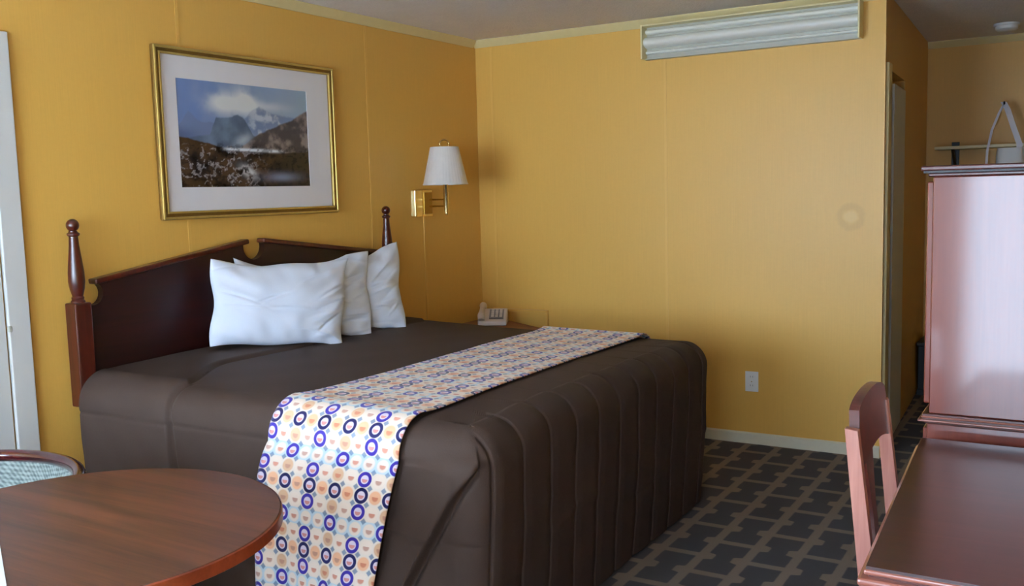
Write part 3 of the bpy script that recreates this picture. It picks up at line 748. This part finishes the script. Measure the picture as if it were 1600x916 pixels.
st = MB(); seatp = [(.275*math.copysign(abs(math.cos(a))**.7, math.cos(a)), .285*math.copysign(abs(math.sin(a))**.7, math.sin(a))) for a in np.linspace(0, 2*PI, 40, endpoint=False)]
st.prism([(CXc+x, CYc-.02+y) for x, y in seatp], .36, .46); st.build('seat', 'weave', ch, bevel=.03, seg=4)
st = MB(); st.prism([(CXc+x*1.02, CYc-.02+y*1.02) for x, y in seatp], .31, .36); st.build('seat_frame', 'mahogany_rim', ch, bevel=.005)
for (dx, dy) in ((-.2, -.24), (.2, -.24), (-.18, .18), (.18, .18)):
    MB().tube([(CXc+dx, CYc+dy, .31), (CXc+dx*1.12, CYc+dy*1.12, 0)], [.022, .014], 12).build('leg', 'mahogany_rim', ch, smooth='auto')

# ------------------------------------------------------------------ writing desk
DX0, DX1, DYN, DYF, DZT = 3.075, 3.73, -3.49, -2.475, .76
dk = thing('writing_desk', 'glossy cherry wood writing desk with moulded edge against the right side', 'desk', (3.40, -2.98, 0))
tp = MB().prism([(DX0+.030, DYN+.012), (DX1, DYN+.012), (DX1, DYF), (DX0-.018, DYF)], DZT-.006, DZT).build('desk_top', 'cherry_desk', dk)
def edge_ring(out, za, zb):
    return MB().prism([(DX0+.030-out, DYN+.012-out), (DX1, DYN+.012-out), (DX1, DYF), (DX0-.018-out, DYF)], za, zb)
edge_ring(.004, DZT-.016, DZT-.006).build('upper_moulding', 'cherry_bead', tp, bevel=.004, seg=3)
edge_ring(-.004, DZT-.021, DZT-.016).build('cove', 'cherry_trim', tp)
edge_ring(.014, DZT-.036, DZT-.021).build('lower_moulding', 'cherry_bead', tp, bevel=.006, seg=3)
MB().box(DX0+.05, DX1, DYN+.035, DYN+.06, 0, DZT-.036).build('side_panel', 'cherry_panel', dk, bevel=.003)
MB().box(DX0+.04, DX1, DYF-.04, DYF-.015, 0, DZT-.036).build('side_panel', 'cherry_panel', dk, bevel=.003)
MB().box(DX1-.03, DX1-.012, DYN+.06, DYF-.04, .25, DZT-.036).build('modesty_panel', 'cherry_panel', dk)
dr = MB().box(DX0+.045, DX0+.065, DYN+.065, DYF-.045, DZT-.115, DZT-.038).build('drawer', 'cherry_panel', dk, bevel=.003)
for y in (-3.2, -2.76):
    MB().lathe([(.006, 0), (.006, .012), (.014, .018), (.013, .026), (.001, .03)], 0, 0, 16).build('knob', 'brass_dark', dr, smooth='auto', local=True)
    k_ = dr.children[-1]; k_.rotation_euler = (0, -PI/2, 0); k_.location = (DX0+.045-ORG[dk.name].x, y-ORG[dk.name].y, DZT-.075)

# ------------------------------------------------------------------ armoire
AX0, AX1, AYN, AYF = 3.062, 3.74, -2.42, -1.45
ar = thing('armoire', 'tall glossy cherry wood armoire beyond the writing desk', 'armoire', (3.40, -1.93, 0))
MB().box(AX0, AX1, AYN, AYF, .06, .790).build('lower_case', 'cherry_panel', ar, bevel=.003)
MB().box(AX0+.02, AX1, AYN+.02, AYF-.02, 0, .06).build('plinth', 'cherry_desk', ar)
MB().box(AX0+.004, AX1, AYN+.006, AYF-.006, .817, 1.478).build('upper_case', 'cherry_panel', ar, bevel=.003)
wm = MB().box(AX0-.006, AX1, AYN-.008, AYF+.008, .790, .797).build('waist_moulding', 'cherry_trim', ar, bevel=.003)
MB().box(AX0-.022, AX1, AYN-.022, AYF+.022, .797, .804).build('waist_bead', 'cherry_bead', wm, bevel=.004, seg=3)
MB().box(AX0-.014, AX1, AYN-.014, AYF+.014, .807, .813).build('waist_bead', 'cherry_bead', wm, bevel=.003)
MB().box(AX0-.010, AX1, AYN-.008, AYF+.008, .804, .817).build('waist_core', 'cherry_trim', wm)
tm = MB().box(AX0-.008, AX1, AYN-.006, AYF+.006, 1.478, 1.488).build('cornice', 'cherry_trim', ar, bevel=.003)
MB().box(AX0-.018, AX1, AYN-.016, AYF+.016, 1.488, 1.494).build('cornice_fillet', 'dark_chest', tm)
MB().box(AX0-.024, AX1, AYN-.022, AYF+.022, 1.494, 1.508).build('cornice_cap', 'cherry_trim', tm, bevel=.004, seg=3)
ymid = (AYN+AYF)/2
for (ya, yb, hy) in ((AYN+.03, ymid-.004, ymid-.05), (ymid+.004, AYF-.03, ymid+.05)):
    d = MB().box(AX0-.014, AX0+.004, ya, yb, .84, 1.465).build('door', 'cherry_panel', ar, bevel=.004)
    MB().lathe([(.006, 0), (.006, .012), (.014, .018), (.013, .026), (.001, .03)], 0, 0, 16).build('knob', 'brass_dark', d, smooth='auto', local=True)
    k_ = d.children[-1]; k_.rotation_euler = (0, -PI/2, 0); k_.location = (AX0-.014-ORG[ar.name].x, hy-ORG[ar.name].y, 1.15)
for (za, zb) in ((.09, .42), (.44, .77)):
    d = MB().box(AX0-.014, AX0, AYN+.03, AYF-.03, za, zb).build('drawer', 'cherry_panel', ar, bevel=.004)
    for y in (-2.15, -1.72):
        MB().lathe([(.006, 0), (.006, .012), (.014, .018), (.013, .026), (.001, .03)], 0, 0, 16).build('knob', 'brass_dark', d, smooth='auto', local=True)
        k_ = d.children[-1]; k_.rotation_euler = (0, -PI/2, 0); k_.location = (AX0-.014-ORG[ar.name].x, y-ORG[ar.name].y, (za+zb)/2)

# ------------------------------------------------------------------ desk chair
dc = thing('desk_chair', 'cherry wood side chair with arched crest tucked at the desk', 'chair', (3.22, -2.93, 0))
CYN, CYF = -3.105, -2.755
def bx(z): return 3.052-.055*max(0, (z-.44))/.5*1.0        # rake of the back (x at height z)
for y in (CYN, CYF):
    mb = MB()
    poly = [(bx(.92)-.012, .925), (bx(.92)+.016, .922), (bx(.44)+.022, .44), (3.052+.02, .44), (3.025+.02, 0), (3.025-.012, 0), (3.052-.018, .44)]
    mb.prism(poly, y-.012, y+.012, 'y'); mb.build('stile', 'cherry_chair', dc, bevel=.003)
# arched crest rail
n_ = 24; P1 = []
for k in range(n_+1):
    t = k/n_; y = CYN+.030+(CYF-CYN-.016)*t; arch = math.sin(t*PI)**.26
    zt = .915+.068*arch; zb_ = .828+.028*math.sin(t*PI)
    bow = .004*math.sin(t*PI)
    x1, x0_ = bx(zt)+bow, bx(zb_)+bow
    P1.append([(x1-.011, y, zt), (x1+.011, y, zt), (x0_+.011, y, zb_), (x0_-.011, y, zb_), (x1-.011, y, zt)])
mb = MB().grid(np.array(P1)); mb.f.append((0, 1, 2, 3)); L = n_*5; mb.f.append((L+3, L+2, L+1, L)); mb.build('crest_rail', 'cherry_trim', dc, bevel=.0)
mb = MB(); ym = (CYN+CYF)/2
for i in range(1):
    zs = np.linspace(.50, .88, 14); Pn = []
    for z in zs:
        hw = .036+.022*math.sin((z-.5)/.38*PI*1.0)**2*-1+.014*((z-.5)/.38)
        x = bx(z)-.012
        Pn.append([(x-.007, ym-hw, z), (x+.007, ym-hw, z), (x+.007, ym+hw, z), (x-.007, ym+hw, z), (x-.007, ym-hw, z)])
    mb.grid(np.array(Pn)); mb.f.append((0, 1, 2, 3)); mb.f.append((65+3, 65+2, 65+1, 65))
mb.build('splat', 'cherry_trim', dc, smooth='auto')
MB().bar((bx(.50)-.0, CYN, .50), (bx(.50)-.0, CYF, .50), .02, .04).build('lower_rail', 'cherry_trim', dc)
MB().prism([(3.035, CYN+.0), (3.46, CYN-.025), (3.46, CYF+.025), (3.035, CYF-.0)], .44, .465).build('seat', 'cherry_desk', dc, bevel=.008, seg=3)
for y in (CYN-.01, CYF+.01):
    MB().box(3.42, 3.452, y-.016, y+.016, 0, .44).build('leg', 'cherry_chair', dc, bevel=.003)
    MB().bar((3.05, y, .2), (3.43, y, .2), .018, .025).build('stretcher', 'cherry_chair', dc)
MB().box(3.06, 3.44, CYN-.012, CYN+.006, .385, .44).build('apron', 'cherry_chair', dc)
MB().box(3.06, 3.44, CYF-.006, CYF+.012, .385, .44).build('apron', 'cherry_chair', dc)

# ------------------------------------------------------------------ hallway things
sd = thing('smoke_detector', 'round white smoke detector on the hallway ceiling', 'smoke detector', (2.94, 1.62, H))
MB().lathe([(.075, H), (.075, H-.012), (.070, H-.016)], 2.94, 1.62, 32).build('base_ring', 'white_plastic', sd, smooth='auto')
MB().lathe([(.066, H-.014), (.064, H-.034), (.050, H-.046), (.001, H-.048)], 2.94, 1.62, 32, cap=False).build('cover', 'white_plastic', sd, smooth='auto')
sf = thing('wall_shelf', 'thin cream shelf on dark brackets at the hallway end', 'shelf', (2.85, YH, 1.6))
MB().box(2.49, 3.30, YH-.22, YH, 1.680, 1.702).build('shelf_board', 'fixture_cream', sf, bevel=.003)
for x in (2.60, 3.18):
    br = MB().box(x-.025, x+.025, YH-.012, YH, 1.56, 1.735).build('bracket', 'black_metal', sf, bevel=.003)
    MB().bar((x, YH-.01, 1.58), (x, YH-.17, 1.678), .018, .018).build('brace', 'black_metal', br)
bg_ = thing('hanging_bag', 'white bag hung on long pale straps in front of the hallway shelf', 'bag', (2.93, YH-.28, 1.5))
YS = YH-.26
HX, HZ = 2.918, 1.955
MB().tube([(HX, YH, HZ+.01), (HX, YS, HZ+.005), (HX, YS-.015, HZ+.02)], .006, 8).build('hook', 'black_metal', bg_, smooth='auto')
def ribbon(pts, wd):
    P = []
    for (x, z) in pts: P.append([(x-wd/2, YS-.004, z), (x+wd/2, YS-.004, z), (x+wd/2, YS+.001, z), (x-wd/2, YS+.001, z), (x-wd/2, YS-.004, z)])
    mb = MB().grid(np.array(P)); mb.f.append((0, 1, 2, 3)); return mb
ribbon([(HX, HZ+.01), (HX-.03, HZ-.05), (HX-.07, HZ-.16), (HX-.095, HZ-.30), (HX-.10, HZ-.44), (HX-.085, HZ-.50)], .015).build('strap', 'strap_plastic', bg_, smooth='auto')
ribbon([(HX-.005, HZ+.02), (HX+.02, HZ-.03), (HX+.055, HZ-.14), (HX+.095, HZ-.26), (HX+.10, HZ-.32)], .036).build('strap', 'strap_plastic', bg_, smooth='auto')
bb = []
for k, z in enumerate(np.linspace(1.40, 1.672, 12)):
    t = k/11; sx = .085*(1-.25*(1-t)**3)*(1 if t < .93 else .94); sy = .05*(1-.4*(1-t)**3)
    bb.append([(2.965+sx*math.copysign(abs(math.cos(a))**.5, math.cos(a))+.003*math.sin(7*a+z*40), YS-.02+sy*math.copysign(abs(math.sin(a))**.6, math.sin(a)), z) for a in np.linspace(0, 2*PI, 33)])
mb = MB().grid(np.array(bb)); mb.f.append(tuple(range(32))); mb.f.append(tuple(11*33+k for k in range(32))); mb.build('bag_body', 'white_plastic', bg_, smooth='auto')
lc = thing('low_chest', 'low dark chest against the hallway end wall', 'chest', (2.66, 1.85, 0))
MB().box(2.445, 2.90, 1.70, YH-.02, .04, .345).build('body', 'dark_chest', lc, bevel=.004)
MB().box(2.437, 2.91, 1.68, YH-.015, .345, .372).build('lid', 'dark_chest', lc, bevel=.005)
for (x, y) in ((2.46, 1.73), (2.87, 1.73), (2.46, 2.11), (2.87, 2.11)):
    MB().box(x-.02, x+.02, y-.02, y+.02, 0, .04).build('foot', 'dark_chest', lc)
